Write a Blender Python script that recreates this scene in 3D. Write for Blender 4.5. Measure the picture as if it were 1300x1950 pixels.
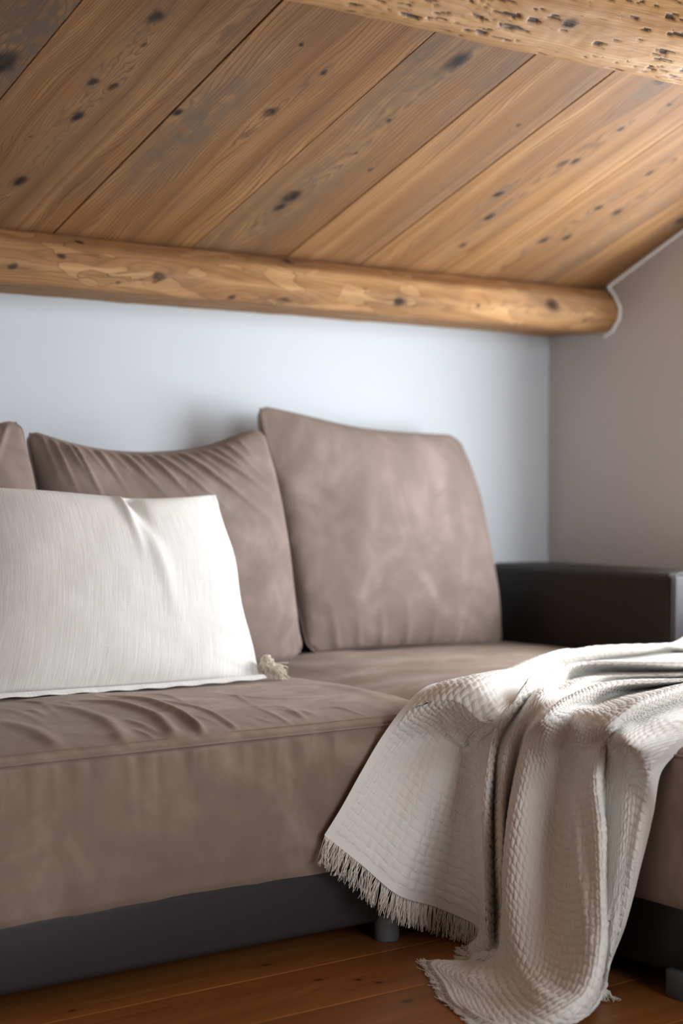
import bpy, bmesh, math, random
import numpy as np
from mathutils import Matrix, Vector

for o in list(bpy.data.objects):
    bpy.data.objects.remove(o, do_unlink=True)
SC = bpy.context.scene
COL = SC.collection

# ------------------------------------------------------------------ camera
FPX, HCAM = 3255.0, 0.88
def _rot(yaw, pitch, roll):
    fw = np.array([np.cos(yaw)*np.cos(pitch), np.sin(yaw)*np.cos(pitch), np.sin(pitch)])
    r = np.array([np.sin(yaw), -np.cos(yaw), 0.]); u = np.cross(r, fw)
    return r*np.cos(roll)+u*np.sin(roll), -r*np.sin(roll)+u*np.cos(roll), fw
CR, CU, CF = _rot(*np.radians([52.127, -0.8735, 0.1775]))
CC = np.array([0, 0, HCAM])
cam = bpy.data.cameras.new('camera'); camo = bpy.data.objects.new('camera', cam); COL.objects.link(camo)
cam.sensor_fit = 'VERTICAL'; cam.sensor_height = 36; cam.sensor_width = 24
cam.lens = FPX/1950*36
camo.matrix_world = Matrix(((CR[0], CU[0], -CF[0], CC[0]), (CR[1], CU[1], -CF[1], CC[1]), (CR[2], CU[2], -CF[2], CC[2]), (0, 0, 0, 1)))
cam.dof.use_dof = True; cam.dof.focus_distance = 3.2; cam.dof.aperture_fstop = 2.2
cam.clip_start = 0.05
SC.camera = camo

# ------------------------------------------------------------------ world, light, exposure
wd = bpy.data.worlds.new('World'); SC.world = wd; wd.use_nodes = True
bg = wd.node_tree.nodes['Background']; bg.inputs[0].default_value = (0.75, 0.85, 1.0, 1); bg.inputs[1].default_value = 1.0
def area(name, loc, direction, sx, sy, power, color):
    l = bpy.data.lights.new(name, 'AREA'); l.shape = 'RECTANGLE'; l.size = sx; l.size_y = sy
    l.energy = power; l.color = color
    o = bpy.data.objects.new(name, l); COL.objects.link(o); o.location = loc
    o.rotation_euler = Vector(direction).to_track_quat('-Z', 'Y').to_euler()
    return o
# right-hand wall: runs from the far corner towards the viewer, 8 degrees out of square
CORN = np.array([3.60, 3.63]); WA = math.radians(8)
WD = np.array([-math.sin(WA), -math.cos(WA)])       # along the wall, towards the viewer
WN = np.array([-math.cos(WA), math.sin(WA)])        # into the room
def rw(t, d, z): p = CORN+WD*t+WN*d; return (p[0], p[1], z)
WIN = (0.64, 1.80, 0.60, 1.44)                       # window opening in that wall: t0,t1,z0,z1
area('window_daylight', rw((WIN[0]+WIN[1])/2, -0.145, (WIN[2]+WIN[3])/2), (WN[0], WN[1], 0), WIN[1]-WIN[0]-.06, WIN[3]-WIN[2]-.06, 41, (0.90, 0.95, 1.0))
FWIN = (0.7, 3.1, 0.8, 2.0)                         # window in the wall behind the camera: x0,x1,z0,z1
area('rear_window_daylight', ((FWIN[0]+FWIN[1])/2, -1.685, (FWIN[2]+FWIN[3])/2), (0, 1, 0), FWIN[1]-FWIN[0]-.06, FWIN[3]-FWIN[2]-.06, 78, (0.90, 0.95, 1.0))
SC.cycles.use_light_tree = False
vs = SC.view_settings; vs.view_transform = 'Standard'; vs.look = 'None'; vs.gamma = 1.0; vs.exposure = 0.12; vs.use_curve_mapping = False

# ------------------------------------------------------------------ helpers
def ray(x, y): return CR*(x-650)/FPX-CU*(y-975)/FPX+CF
def W(x, y, axis, val):
    """measured point -> place in the room, on the plane axis = val"""
    d = ray(x, y); i = 'xyz'.index(axis); return CC+d*((val-CC[i])/d[i])
TS = math.tan(math.radians(20.5))
def zceil(y): return 1.449+(3.357-y)*TS
def Wc(x, y):
    n = np.array([0, TS, 1.]); p0 = np.array([0, 3.357, 1.449]); d = ray(x, y); return CC+d*(((p0-CC)@n)/(d@n))

def hsh(*ix):
    h = np.zeros(np.broadcast(*ix).shape, dtype=np.uint64)
    for k, i in enumerate(ix):
        h = h*np.uint64(6364136223846793005)+(np.asarray(i).astype(np.int64).astype(np.uint64)+np.uint64(1442695040888963407+k*977))
        h ^= h >> np.uint64(29); h *= np.uint64(0xBF58476D1CE4E5B9); h ^= h >> np.uint64(32)
    return (h >> np.uint64(11)).astype(np.float64)/2**53
def vn2(x, y, seed=0):
    x = np.asarray(x, float); y = np.asarray(y, float)
    xi = np.floor(x); yi = np.floor(y); fx = x-xi; fy = y-yi
    fx = fx*fx*(3-2*fx); fy = fy*fy*(3-2*fy)
    s = np.full(xi.shape, seed)
    a = hsh(xi, yi, s); b = hsh(xi+1, yi, s); c = hsh(xi, yi+1, s); d = hsh(xi+1, yi+1, s)
    return ((a*(1-fx)+b*fx)*(1-fy)+(c*(1-fx)+d*fx)*fy)*2-1
def fbm(x, y, seed=0, o=3):
    r = 0; a = 1; t = 0
    for k in range(o): r = r+a*vn2(x*2**k, y*2**k, seed+k*13); t += a; a *= .5
    return r/t
def smooth(a, b, x):
    t = np.clip((x-a)/(b-a), 0, 1); return t*t*(3-2*t)

def crom(pts, ts, knots=None):
    """Catmull-Rom (non-uniform knots, finite-difference tangents) through pts at params ts in [0,1]"""
    P = np.asarray(pts, float); n = len(P)
    k = np.linspace(0, 1, n) if knots is None else np.asarray(knots, float)
    T = np.empty_like(P)
    d = (P[1:]-P[:-1])/(k[1:]-k[:-1]).reshape((-1,)+(1,)*(P.ndim-1))
    T[0] = d[0]; T[-1] = d[-1]
    h = (k[1:]-k[:-1])
    for i in range(1, n-1): T[i] = (d[i-1]*h[i]+d[i]*h[i-1])/(h[i]+h[i-1])
    ts = np.asarray(ts, float); i = np.clip(np.searchsorted(k, ts, 'right')-1, 0, n-2)
    sh = (-1,)+(1,)*(P.ndim-1)
    hh = h[i].reshape(sh); s = ((ts-k[i])/h[i]).reshape(sh)
    return (2*s**3-3*s**2+1)*P[i]+(s**3-2*s**2+s)*hh*T[i]+(-2*s**3+3*s**2)*P[i+1]+(s**3-s**2)*hh*T[i+1]
def resample(pts, n):
    """n points equally spaced by length along a smooth curve through pts"""
    P = np.asarray(pts, float); L = np.r_[0, np.cumsum(np.linalg.norm(P[1:]-P[:-1], axis=1))]; L /= L[-1]
    D = crom(P, np.linspace(0, 1, 400), L)
    l = np.r_[0, np.cumsum(np.linalg.norm(D[1:]-D[:-1], axis=1))]; l /= l[-1]
    t = np.linspace(0, 1, n)
    return np.stack([np.interp(t, l, D[:, k]) for k in range(3)], 1)

def link(o, parent=None):
    COL.objects.link(o)
    if parent is not None: o.parent = parent
    return o
def mesh_obj(name, V, Fc, mat, parent=None, smoothf=True, uv=None, attrs=None):
    me = bpy.data.meshes.new(name)
    V = np.asarray(V, np.float32)
    if isinstance(Fc, np.ndarray):
        nf, k = Fc.shape
        me.vertices.add(len(V)); me.vertices.foreach_set('co', V.ravel())
        me.loops.add(nf*k); me.loops.foreach_set('vertex_index', Fc.astype(np.int32).ravel())
        me.polygons.add(nf); me.polygons.foreach_set('loop_start', np.arange(0, nf*k, k, dtype=np.int32))
    else:
        me.from_pydata([tuple(map(float, v)) for v in V], [], Fc)
    if uv is not None:
        ul = me.uv_layers.new(name='UVMap'); li = np.empty(len(me.loops), np.int32); me.loops.foreach_get('vertex_index', li)
        ul.data.foreach_set('uv', np.asarray(uv, np.float32)[li].ravel())
    for k, v in (attrs or {}).items():
        a = me.attributes.new(k, 'FLOAT', 'POINT'); a.data.foreach_set('value', np.asarray(v, np.float32))
    if smoothf: me.polygons.foreach_set('use_smooth', np.ones(len(me.polygons), bool))
    me.update(calc_edges=True); me.validate()
    me.materials.append(mat)
    return link(bpy.data.objects.new(name, me), parent)
def gfaces(ny, nx, flip=False, off=0, wrap=False):
    j, i = np.mgrid[0:ny-1, 0:(nx if wrap else nx-1)]
    i2 = (i+1) % nx
    f = np.stack([j*nx+i, j*nx+i2, (j+1)*nx+i2, (j+1)*nx+i], -1).reshape(-1, 4)+off
    return f[:, ::-1] if flip else f
def gnormals(P):
    du = np.gradient(P, axis=1); dv = np.gradient(P, axis=0); n = np.cross(du, dv)
    return n/np.maximum(np.linalg.norm(n, axis=-1, keepdims=True), 1e-12)
def box(name, lo, hi, mat, parent=None, bev=0.0, seg=2, matrix=None, smoothf=None):
    bm = bmesh.new(); bmesh.ops.create_cube(bm, size=1)
    for v in bm.verts: v.co = Vector([lo[k]+(v.co[k]+.5)*(hi[k]-lo[k]) for k in range(3)])
    if bev: bmesh.ops.bevel(bm, geom=list(bm.edges), offset=bev, segments=seg, profile=.5, affect='EDGES')
    me = bpy.data.meshes.new(name); bm.to_mesh(me); bm.free(); me.materials.append(mat)
    if smoothf or (smoothf is None and bev and seg > 1):
        for p in me.polygons: p.use_smooth = True
    o = link(bpy.data.objects.new(name, me), parent)
    if matrix is not None: o.matrix_local = matrix
    return o
def tube_arrays(P, r, ns=6, caps=True):
    P = np.asarray(P, float); n = len(P); r = np.broadcast_to(np.asarray(r, float), (n,))
    T = np.gradient(P, axis=0); T /= np.maximum(np.linalg.norm(T, axis=1, keepdims=True), 1e-9)
    ref = np.array([.31, .22, .92]) if abs(T[0] @ np.array([.31, .22, .92])) < .9 else np.array([1., 0, 0])
    V = []
    nrm = np.cross(T[0], ref); nrm /= np.linalg.norm(nrm)
    a = np.arange(ns)*2*np.pi/ns
    for i in range(n):
        nrm = nrm-T[i]*(nrm@T[i]); nrm /= max(np.linalg.norm(nrm), 1e-9); b = np.cross(T[i], nrm)
        V.append(P[i]+r[i]*(np.cos(a)[:, None]*nrm+np.sin(a)[:, None]*b))
    V = np.concatenate(V); Fc = gfaces(n, ns, wrap=True)
    return V, Fc
def tubes(name, paths, rs, mat, parent=None, ns=5, uv=False):
    Vs, Fs, off = [], [], 0
    for P, r in zip(paths, rs):
        V, Fc = tube_arrays(P, r, ns); Vs.append(V); Fs.append(Fc+off); off += len(V)
    return mesh_obj(name, np.concatenate(Vs), np.concatenate(Fs), mat, parent)
def tag(o, label=None, cat=None, group=None, kind=None):
    for k, v in (('label', label), ('category', cat), ('group', group), ('kind', kind)):
        if v: o[k] = v
    return o
def empty(name, loc, label, cat, group=None):
    o = bpy.data.objects.new(name, None); COL.objects.link(o); o.location = loc; o.empty_display_size = .05
    return tag(o, label, cat, group)
def adopt(o, parent):
    """parent a mesh whose vertices are in room coordinates to an Empty that stands elsewhere"""
    o.parent = parent; m = Matrix.Translation(parent.location); o.matrix_parent_inverse = m.inverted(); return o

# ------------------------------------------------------------------ node helper
class NT:
    def __init__(s, name, group=False):
        if group: s.t = bpy.data.node_groups.new(name, 'ShaderNodeTree'); s.m = None
        else:
            s.m = bpy.data.materials.new(name); s.m.use_nodes = True; s.t = s.m.node_tree; s.t.nodes.clear()
    def n(s, typ, ins=None, **kw):
        nd = s.t.nodes.new('ShaderNode'+typ)
        for k, v in kw.items(): setattr(nd, k, v)
        for k, v in (ins or {}).items():
            sock = nd.inputs[k]
            if hasattr(v, 'is_linked') or hasattr(v, 'links'): s.t.links.new(v, sock)
            else: sock.default_value = v
        return nd
    def math(s, op, a, b=None, c=None, clamp=False):
        ins = {0: a}
        if b is not None: ins[1] = b
        if c is not None: ins[2] = c
        return s.n('Math', ins, operation=op, use_clamp=clamp).outputs[0]
    def mix(s, f, a, b, mode='MIX'):
        nd = s.n('Mix', None, data_type='RGBA', blend_type=mode)
        for k, v in ((0, f), (6, a), (7, b)):
            if hasattr(v, 'links'): s.t.links.new(v, nd.inputs[k])
            else: nd.inputs[k].default_value = v if k == 0 else (tuple(v)+(1,))[:4]
        return nd.outputs[2]
    def ramp(s, f, stops):
        nd = s.n('ValToRGB', {0: f}); cr = nd.color_ramp
        while len(cr.elements) < len(stops): cr.elements.new(.5)
        for e, (p, c) in zip(cr.elements, stops): e.position = p; e.color = (tuple(c)+(1,))[:4] if hasattr(c, '__len__') else (c, c, c, 1)
        return nd.outputs[0]
    def noise(s, vec, scale, detail=3, rough=.5, dist=0, dim='3D', w=None):
        ins = {'Scale': scale, 'Detail': detail, 'Roughness': rough, 'Distortion': dist}
        if vec is not None: ins['Vector'] = vec
        nd = s.n('TexNoise', None, noise_dimensions=dim)
        for k, v in ins.items():
            if hasattr(v, 'links'): s.t.links.new(v, nd.inputs[k])
            else: nd.inputs[k].default_value = v
        if w is not None: s.t.links.new(w, nd.inputs['W'])
        return nd.outputs[0]
    def scalev(s, vec, sc, loc=(0, 0, 0)):
        return s.n('Mapping', {'Vector': vec, 'Scale': sc, 'Location': loc}).outputs[0]
    def coord(s, which='Object'): return s.n('TexCoord').outputs[which]
    def bump(s, h, strength=.3, dist=.002, normal=None):
        ins = {'Strength': strength, 'Distance': dist, 'Height': h}
        if normal is not None: ins['Normal'] = normal
        return s.n('Bump', ins).outputs[0]
    def out(s, color, rough=.6, normal=None, spec=.5, sheen=0, sheen_rough=.5, sheen_tint=None, extra=None):
        ins = {'Base Color': color if hasattr(color, 'links') else (tuple(color)+(1,))[:4], 'Roughness': rough, 'Specular IOR Level': spec, 'Sheen Weight': sheen, 'Sheen Roughness': sheen_rough}
        if sheen_tint is not None: ins['Sheen Tint'] = (tuple(sheen_tint)+(1,))[:4]
        if normal is not None: ins['Normal'] = normal
        ins.update(extra or {})
        b = s.n('BsdfPrincipled', ins); o = s.n('OutputMaterial'); s.t.links.new(b.outputs[0], o.inputs[0]); return s.m

def lin(r, g, b):
    f = lambda c: ((c/255+.055)/1.055)**2.4 if c > 10 else c/255/12.92
    return (f(r), f(g), f(b))

# ------------------------------------------------------------------ materials
def m_plaster(name, col):
    t = NT(name); c = t.coord(); n = t.noise(c, 2.2, 4); n2 = t.noise(c, 60, 5, .6)
    base = t.mix(n, col, tuple(x*.94 for x in col))
    return t.out(base, .85, t.bump(n2, .25, .002), spec=.25)
M_WALL = m_plaster('white_plaster', (.575, .605, .635))
M_WALLW = m_plaster('bounce_white_plaster', (.80, .76, .70))  # for unseen walls, made lighter and warmer to raise the bounce light
M_WALLR = m_plaster('shaded_wall_plaster', (.56, .545, .53))  # a white wall too; its shade and warm bounce are put into the colour
M_CAULK = m_plaster('white_caulk', (.84, .84, .84))

def m_suede(name, c1, c2, seed=0, sc=1.0):
    t = NT(name); c = t.scalev(t.coord(), (1, 1, 1), (seed*3.1, seed*1.7, seed))
    big = t.noise(c, 4.0*sc, 3, .55, 1.4); brush = t.noise(t.scalev(c, (1, 1.5, .7)), 8.5*sc, 3, .62, 1.0)
    f = t.math('ADD', t.math('MULTIPLY', big, .55), t.math('MULTIPLY', brush, .45))
    col = t.ramp(f, [(.33, tuple(x*.84 for x in c1)), (.50, c1), (.69, c2)])
    return t.out(col, .92, spec=.12, sheen=.12, sheen_rough=.45, sheen_tint=(.95, .88, .84))
SU1, SU2 = lin(139, 120, 106), lin(167, 147, 133)
M_SUEDE = m_suede('taupe_suede', SU1, SU2, 0)
M_SUEDE_B = m_suede('taupe_suede_cushion', lin(131, 116, 107), lin(155, 139, 131), 2, 1.0)
M_STITCH = NT('tan_thread').out(lin(160, 135, 118), .8)

def m_leather(name, col, rough):
    t = NT(name); c = t.coord(); v = t.n('TexVoronoi', {'Vector': c, 'Scale': 420}, feature='DISTANCE_TO_EDGE').outputs[0]
    n = t.noise(c, 30, 3); r = t.math('ADD', t.math('MULTIPLY', n, .15), rough-.07)
    return t.out(t.mix(n, col, tuple(x*.8 for x in col)), r, t.bump(v, .12, .001), spec=.28)
M_LEATHER = m_leather('dark_brown_leatherette', lin(34, 27, 23), .48)
M_LEATHER2 = m_leather('lit_leatherette', lin(54, 51, 52), .50)  # same dark leatherette where window light greys it, the sheen painted into the colour
M_PLASTIC_D = NT('dark_grey_plastic').out(lin(72, 75, 76), .45)
M_PLASTIC = NT('grey_plastic').out(lin(112, 115, 118), .4)

def m_linen():
    t = NT('white_linen'); uv = t.coord('UV')
    warp = t.noise(t.scalev(uv, (520, 22, 1)), 1, 3, .6); weft = t.noise(t.scalev(uv, (30, 640, 1)), 1, 3, .6)
    wv = t.n('TexWave', {'Vector': t.scalev(uv, (1, 1, 1)), 'Scale': 190, 'Distortion': 1.5, 'Detail': 2, 'Detail Scale': 3}, bands_direction='X').outputs[0]
    wv2 = t.n('TexWave', {'Vector': uv, 'Scale': 210, 'Distortion': 1.5, 'Detail': 2, 'Detail Scale': 3}, bands_direction='Y').outputs[0]
    slub = t.noise(t.scalev(uv, (260, 7, 1)), 1, 2, .65)
    h = t.math('ADD', t.math('MULTIPLY', warp, 1.1), t.math('MULTIPLY', weft, .6)); h = t.math('ADD', h, t.math('MULTIPLY', slub, .55))
    h = t.math('ADD', h, t.math('MULTIPLY', t.math('MULTIPLY', wv, wv2), .35))
    col = t.mix(t.ramp(slub, [(.35, 0), (.7, 1)]), lin(233, 231, 226), lin(246, 245, 242))
    col = t.mix(t.ramp(warp, [(.3, .35), (.6, 0)]), col, lin(205, 203, 198))
    return t.out(col, .85, t.bump(h, .55, .0012), spec=.15, sheen=.15)
M_LINEN = m_linen()
M_YARN = NT('cream_yarn').out(lin(226, 216, 196), .85, spec=.2, sheen=.2)

def m_blanket():
    t = NT('cream_cotton_weave'); uv = t.coord('UV')
    s = t.n('SeparateXYZ', {0: uv}); CS = .0175
    u = t.math('DIVIDE', s.outputs[0], CS); v = t.math('DIVIDE', s.outputs[1], CS)
    par = t.math('MODULO', t.math('ADD', t.math('FLOOR', u), t.math('FLOOR', v)), 2.0); par = t.math('ABSOLUTE', par)
    a = t.math('ABSOLUTE', t.math('SINE', t.math('MULTIPLY', u, math.pi*4))); b = t.math('ABSOLUTE', t.math('SINE', t.math('MULTIPLY', v, math.pi*4)))
    yarn = t.math('ADD', t.math('MULTIPLY', a, par), t.math('MULTIPLY', b, t.math('SUBTRACT', 1.0, par)))
    n = t.noise(uv, 900, 1, .6); big = t.noise(uv, 6, 2)
    h = t.math('ADD', t.math('MULTIPLY', yarn, .6), t.math('MULTIPLY', n, .6))
    col = t.mix(big, lin(233, 229, 222), lin(240, 237, 231))
    return t.out(col, .9, t.bump(h, .35, .0009), spec=.12, sheen=.25, sheen_rough=.4)
M_BLANKET = m_blanket()
M_FRINGE = NT('cream_cotton_yarn').out(lin(228, 221, 210), .9, spec=.1, sheen=.2)

# knot node group: warps the grain round a knot, gives its dark heart and a grey stain
def knot_group():
    g = NT('wood_knot', True); t = g.t
    for nm in ('X', 'Y', 'KX', 'KY', 'Size', 'Long'): t.interface.new_socket(nm, in_out='INPUT', socket_type='NodeSocketFloat')
    for nm in ('Warp', 'Heart', 'Stain', 'Ring'): t.interface.new_socket(nm, in_out='OUTPUT', socket_type='NodeSocketFloat')
    i = t.nodes.new('NodeGroupInput'); o = t.nodes.new('NodeGroupOutput'); I = i.outputs
    dx = g.math('SUBTRACT', I['X'], I['KX']); dy = g.math('DIVIDE', g.math('SUBTRACT', I['Y'], I['KY']), I['Long'])
    r2 = g.math('ADD', g.math('MULTIPLY', dx, dx), g.math('MULTIPLY', dy, dy)); s2 = g.math('MULTIPLY', I['Size'], I['Size'])
    dy2 = g.math('DIVIDE', g.math('SUBTRACT', I['Y'], I['KY']), g.math('MULTIPLY', I['Long'], 3.0))
    rr2 = g.math('ADD', g.math('MULTIPLY', dx, dx), g.math('MULTIPLY', dy2, dy2))
    w = g.math('DIVIDE', g.math('MULTIPLY', g.math('MULTIPLY', dx, s2), 1.8), g.math('ADD', rr2, g.math('MULTIPLY', s2, .9)))
    q = g.math('DIVIDE', r2, s2)
    heart = g.math('EXPONENT', g.math('MULTIPLY', g.math('MULTIPLY', q, q), -6.0))
    stain = g.math('EXPONENT', g.math('MULTIPLY', g.math('DIVIDE', rr2, s2), -.42))
    ring = g.math('MULTIPLY', g.math('SQRT', rr2), g.math('EXPONENT', g.math('MULTIPLY', g.math('DIVIDE', rr2, s2), -.10)))
    for k, v in (('Warp', w), ('Heart', heart), ('Stain', stain), ('Ring', ring)): t.links.new(v, o.inputs[k])
    return t
KG = knot_group()

def m_wood(name, knots, cols, seed, src='Object', freq=150., axis=0, stains=(), rough=.62, contrast=1., wander=.02, grey=.5, bumpk=1., pits=False, patches=False):
    """axis = the local axis ACROSS the grain (0 or 1). knots: (across, along, size, elongation, stain)."""
    t = NT(name); c = t.coord(src); s = t.n('SeparateXYZ', {0: c})
    X, Y = (s.outputs[0], s.outputs[1]) if axis == 0 else (s.outputs[1], s.outputs[0])
    v = t.n('CombineXYZ', {0: X, 1: Y, 2: seed*7.3}).outputs[0]
    low = t.noise(t.scalev(v, (4.5, .8, 1)), 1, 3, .5)
    g = t.math('ADD', X, t.math('MULTIPLY', t.math('SUBTRACT', low, .5), wander*4))
    heart = None; stain = None
    jit = t.n('TexNoise', {'Vector': t.scalev(v, (40, 26, 1)), 'Detail': 1.0, 'Scale': 1.0}).outputs[1]
    jx = t.n('SeparateColor', {0: jit}); XK = t.math('ADD', X, t.math('MULTIPLY', t.math('SUBTRACT', jx.outputs[0], .5), .009)); YK = t.math('ADD', Y, t.math('MULTIPLY', t.math('SUBTRACT', jx.outputs[1], .5), .022))
    for (kx, ky, sz, lg, st) in knots:
        k = t.n('Group', None, node_tree=KG)
        for nm, val in (('X', XK), ('Y', YK), ('KX', kx), ('KY', ky), ('Size', sz), ('Long', lg)):
            if hasattr(val, 'links'): t.t.links.new(val, k.inputs[nm])
            else: k.inputs[nm].default_value = val
        g = t.math('SUBTRACT', g, k.outputs['Warp'])
        heart = k.outputs['Heart'] if heart is None else t.math('MAXIMUM', heart, k.outputs['Heart'])
        sn = t.math('MULTIPLY', k.outputs['Stain'], st)
        stain = sn if stain is None else t.math('MAXIMUM', stain, sn)
    for (kx, ky, sz, lg, st) in stains:
        k = t.n('Group', None, node_tree=KG)
        for nm, val in (('X', XK), ('Y', YK), ('KX', kx), ('KY', ky), ('Size', sz), ('Long', lg)):
            if hasattr(val, 'links'): t.t.links.new(val, k.inputs[nm])
            else: k.inputs[nm].default_value = val
        sn = t.math('MULTIPLY', k.outputs['Stain'], st); stain = sn if stain is None else t.math('MAXIMUM', stain, sn)
    gj = t.math('ADD', g, t.math('MULTIPLY', t.noise(t.scalev(v, (22, 5, 1)), 1, 2), .006))
    band = t.noise(None, freq*.16, 2, .5, 0, '1D', gj)                    # wide colour bands
    sp = low
    ph = t.math('FRACT', t.math('MULTIPLY', t.math('ADD', gj, t.math('MULTIPLY', sp, .12)), freq*.9))
    late = t.ramp(ph, [(0, 0), (.55, .12), (.86, 1), (.97, .55), (1, 0)])    # growth ring: slow rise, sharp late wood
    fib = t.noise(t.scalev(v, (420, 9, 1)), 1, 1, .6)
    patch = t.noise(t.scalev(v, (9, 2.2, 1)), 1, 2, .6, .5)
    f = t.math('ADD', t.math('MULTIPLY', band, .62), t.math('MULTIPLY', patch, .38))
    col = t.ramp(f, [(.30, cols[0]), (.5, cols[1]), (.68, cols[2])])
    wh = patch
    amt = t.math('MULTIPLY', late, t.ramp(wh, [(.3, .28*contrast), (.65, .75*contrast)]))
    col = t.mix(amt, col, tuple(x*.42 for x in cols[0]))
    col = t.mix(t.math('MULTIPLY', fib, .35), col, tuple(x*.62 for x in cols[0]))
    gm = t.ramp(t.noise(t.scalev(v, (12, 3.2, 1), (9, 4, 7)), 1, 3, .68), [(.52, 0), (.74, grey)])
    if stain is not None:
        rag = jx.outputs[2]
        stm = t.math('MULTIPLY', stain, t.ramp(rag, [(.25, .35), (.6, 1)])); gm = t.math('MAXIMUM', gm, stm)
    col = t.mix(gm, col, cols[3])
    if heart is not None:
        hj = t.math('MULTIPLY', heart, t.ramp(jx.outputs[1], [(.3, .72), (.6, 1)])); col = t.mix(hj, col, cols[4])
    h = fib
    if patches:
        pn_ = t.noise(t.scalev(v, (17, 5.5, 1), (2, 6, 1)), 1, 2, .55, .6)
        col = t.mix(t.ramp(pn_, [(.590, 0), (.600, .28)]), col, cols[5])
        col = t.mix(t.ramp(pn_, [(.584, 0), (.588, .7), (.593, .7), (.598, 0)]), col, tuple(x*.5 for x in cols[0]))
    if pits:
        a = t.n('Attribute', None, attribute_name='pit').outputs['Fac']
        col = t.mix(t.math('MULTIPLY', a, .92), col, lin(52, 36, 26))
        cr = t.noise(t.scalev(v, (130, 16, 1), (3, 1, 8)), 1, 3, .6, .4); crm = t.ramp(cr, [(.66, 0), (.71, .8)]); col = t.mix(crm, col, lin(70, 48, 32))
        h = t.math('SUBTRACT', h, crm)
    rg = t.math('ADD', t.math('MULTIPLY', fib, .18), rough-.09)
    return t.out(col, rg, t.bump(h, .35*bumpk, .0015), spec=.2)

# ------------------------------------------------------------------ room shell
TH = .30
ZTOP = 3.45
XL, YF = -1.7, -1.6
floor = tag(box('floor', (XL-.1, YF-.1, -.12), (4.0, 3.75, -.022), NT('subfloor').out((.05, .03, .02), .9)), kind='structure')
wall_back = tag(box('wall_back', (XL, 3.63, -.02), (4.0, 3.83, 1.62), M_WALL), kind='structure')
wall_left = tag(box('wall_left', (XL-.2, YF-.3, -.02), (XL, 3.83, ZTOP), M_WALLW), kind='structure')
def wall_with_hole(name, Lt, hole, top0, top1, to_world, mat):
    """a wall slab in (t, z): three boxes' worth of geometry round one opening, with reveals"""
    t0, t1, z0, z1 = hole; V, Fc = [], []
    def hexa(a0, a1, zb0, zt0, zt1):
        b = len(V)
        for (tt, zt) in ((a0, zt0), (a1, zt1)):
            for d in (0, -TH): V.extend([to_world(tt, d, zb0), to_world(tt, d, zt)])
        Fc.extend([[b, b+1, b+5, b+4], [b+2, b+6, b+7, b+3], [b, b+4, b+6, b+2], [b+1, b+3, b+7, b+5], [b, b+2, b+3, b+1], [b+4, b+5, b+7, b+6]])
    zt = lambda q: top0+(top1-top0)*q/Lt
    hexa(0, t0, -.02, zt(0), zt(t0)); hexa(t1, Lt, -.02, zt(t1), zt(Lt)); hexa(t0, t1, -.02, z0, z0); hexa(t0, t1, z1, zt(t0), zt(t1))
    o = mesh_obj(name, V, Fc, mat, None, False)
    bm = bmesh.new(); bm.from_mesh(o.data); bmesh.ops.recalc_face_normals(bm, faces=bm.faces); bm.to_mesh(o.data); bm.free()
    return tag(o, kind='structure')
LR = (3.63-YF)/math.cos(WA)+.2
wall_right = wall_with_hole('wall_right', LR, WIN, zceil(3.63)+.03, zceil(3.63-LR*math.cos(WA))+.03, rw, M_WALLR)
LF = 4.0-XL
wall_front = wall_with_hole('wall_front', LF, (FWIN[0]-XL, FWIN[1]-XL, FWIN[2], FWIN[3]), zceil(YF)+.02, zceil(YF)+.02, lambda t, d, z: (XL+t, YF+d, z), M_WALLW)
M_FRAME = NT('white_window_frame').out((.7, .7, .69), .4)
tg = NT('window_glass'); mx = tg.n('MixShader', {0: .06}); tr = tg.n('BsdfTransparent'); gl = tg.n('BsdfGlossy', {'Roughness': .02})
tg.t.links.new(tr.outputs[0], mx.inputs[1]); tg.t.links.new(gl.outputs[0], mx.inputs[2]); og = tg.n('OutputMaterial'); tg.t.links.new(mx.outputs[0], og.inputs[0]); M_GLASS = tg.m
def window(name, hole, to_world, nm, deep):
    t0, t1, z0, z1 = hole; root = bpy.data.objects.new(name, None); COL.objects.link(root); root['kind'] = 'structure'
    def bar(n, a0, a1, b0, b1, d0, d1, mat):
        V = [to_world(a, d, z) for a in (a0, a1) for d in (d0, d1) for z in (b0, b1)]
        o = mesh_obj(n, V, [[0, 1, 3, 2], [4, 6, 7, 5], [0, 4, 5, 1], [2, 3, 7, 6], [0, 2, 6, 4], [1, 5, 7, 3]], mat, root, False)
        bm = bmesh.new(); bm.from_mesh(o.data); bmesh.ops.recalc_face_normals(bm, faces=bm.faces); bm.to_mesh(o.data); bm.free()
    w = .05
    for (a0, a1, b0, b1) in ((t0, t0+w, z0, z1), (t1-w, t1, z0, z1), (t0+w, t1-w, z0, z0+w), (t0+w, t1-w, z1-w, z1)): bar('window_frame', a0, a1, b0, b1, -deep, -deep-.05, M_FRAME)
    tm = (t0+t1)/2; bar('mullion', tm-.035, tm+.035, z0+w, z1-w, -deep, -deep-.05, M_FRAME)
    for (a0, a1) in ((t0+w, tm-.035), (tm+.035, t1-w)): bar('window_pane', a0, a1, z0+w, z1-w, -deep-.022, -deep-.028, M_GLASS)
    return root
window('window_1', WIN, rw, None, .16)
window('window_2', (FWIN[0]-XL, FWIN[1]-XL, FWIN[2], FWIN[3]), lambda t, d, z: (XL+t, YF+d, z), None, .1)

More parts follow.
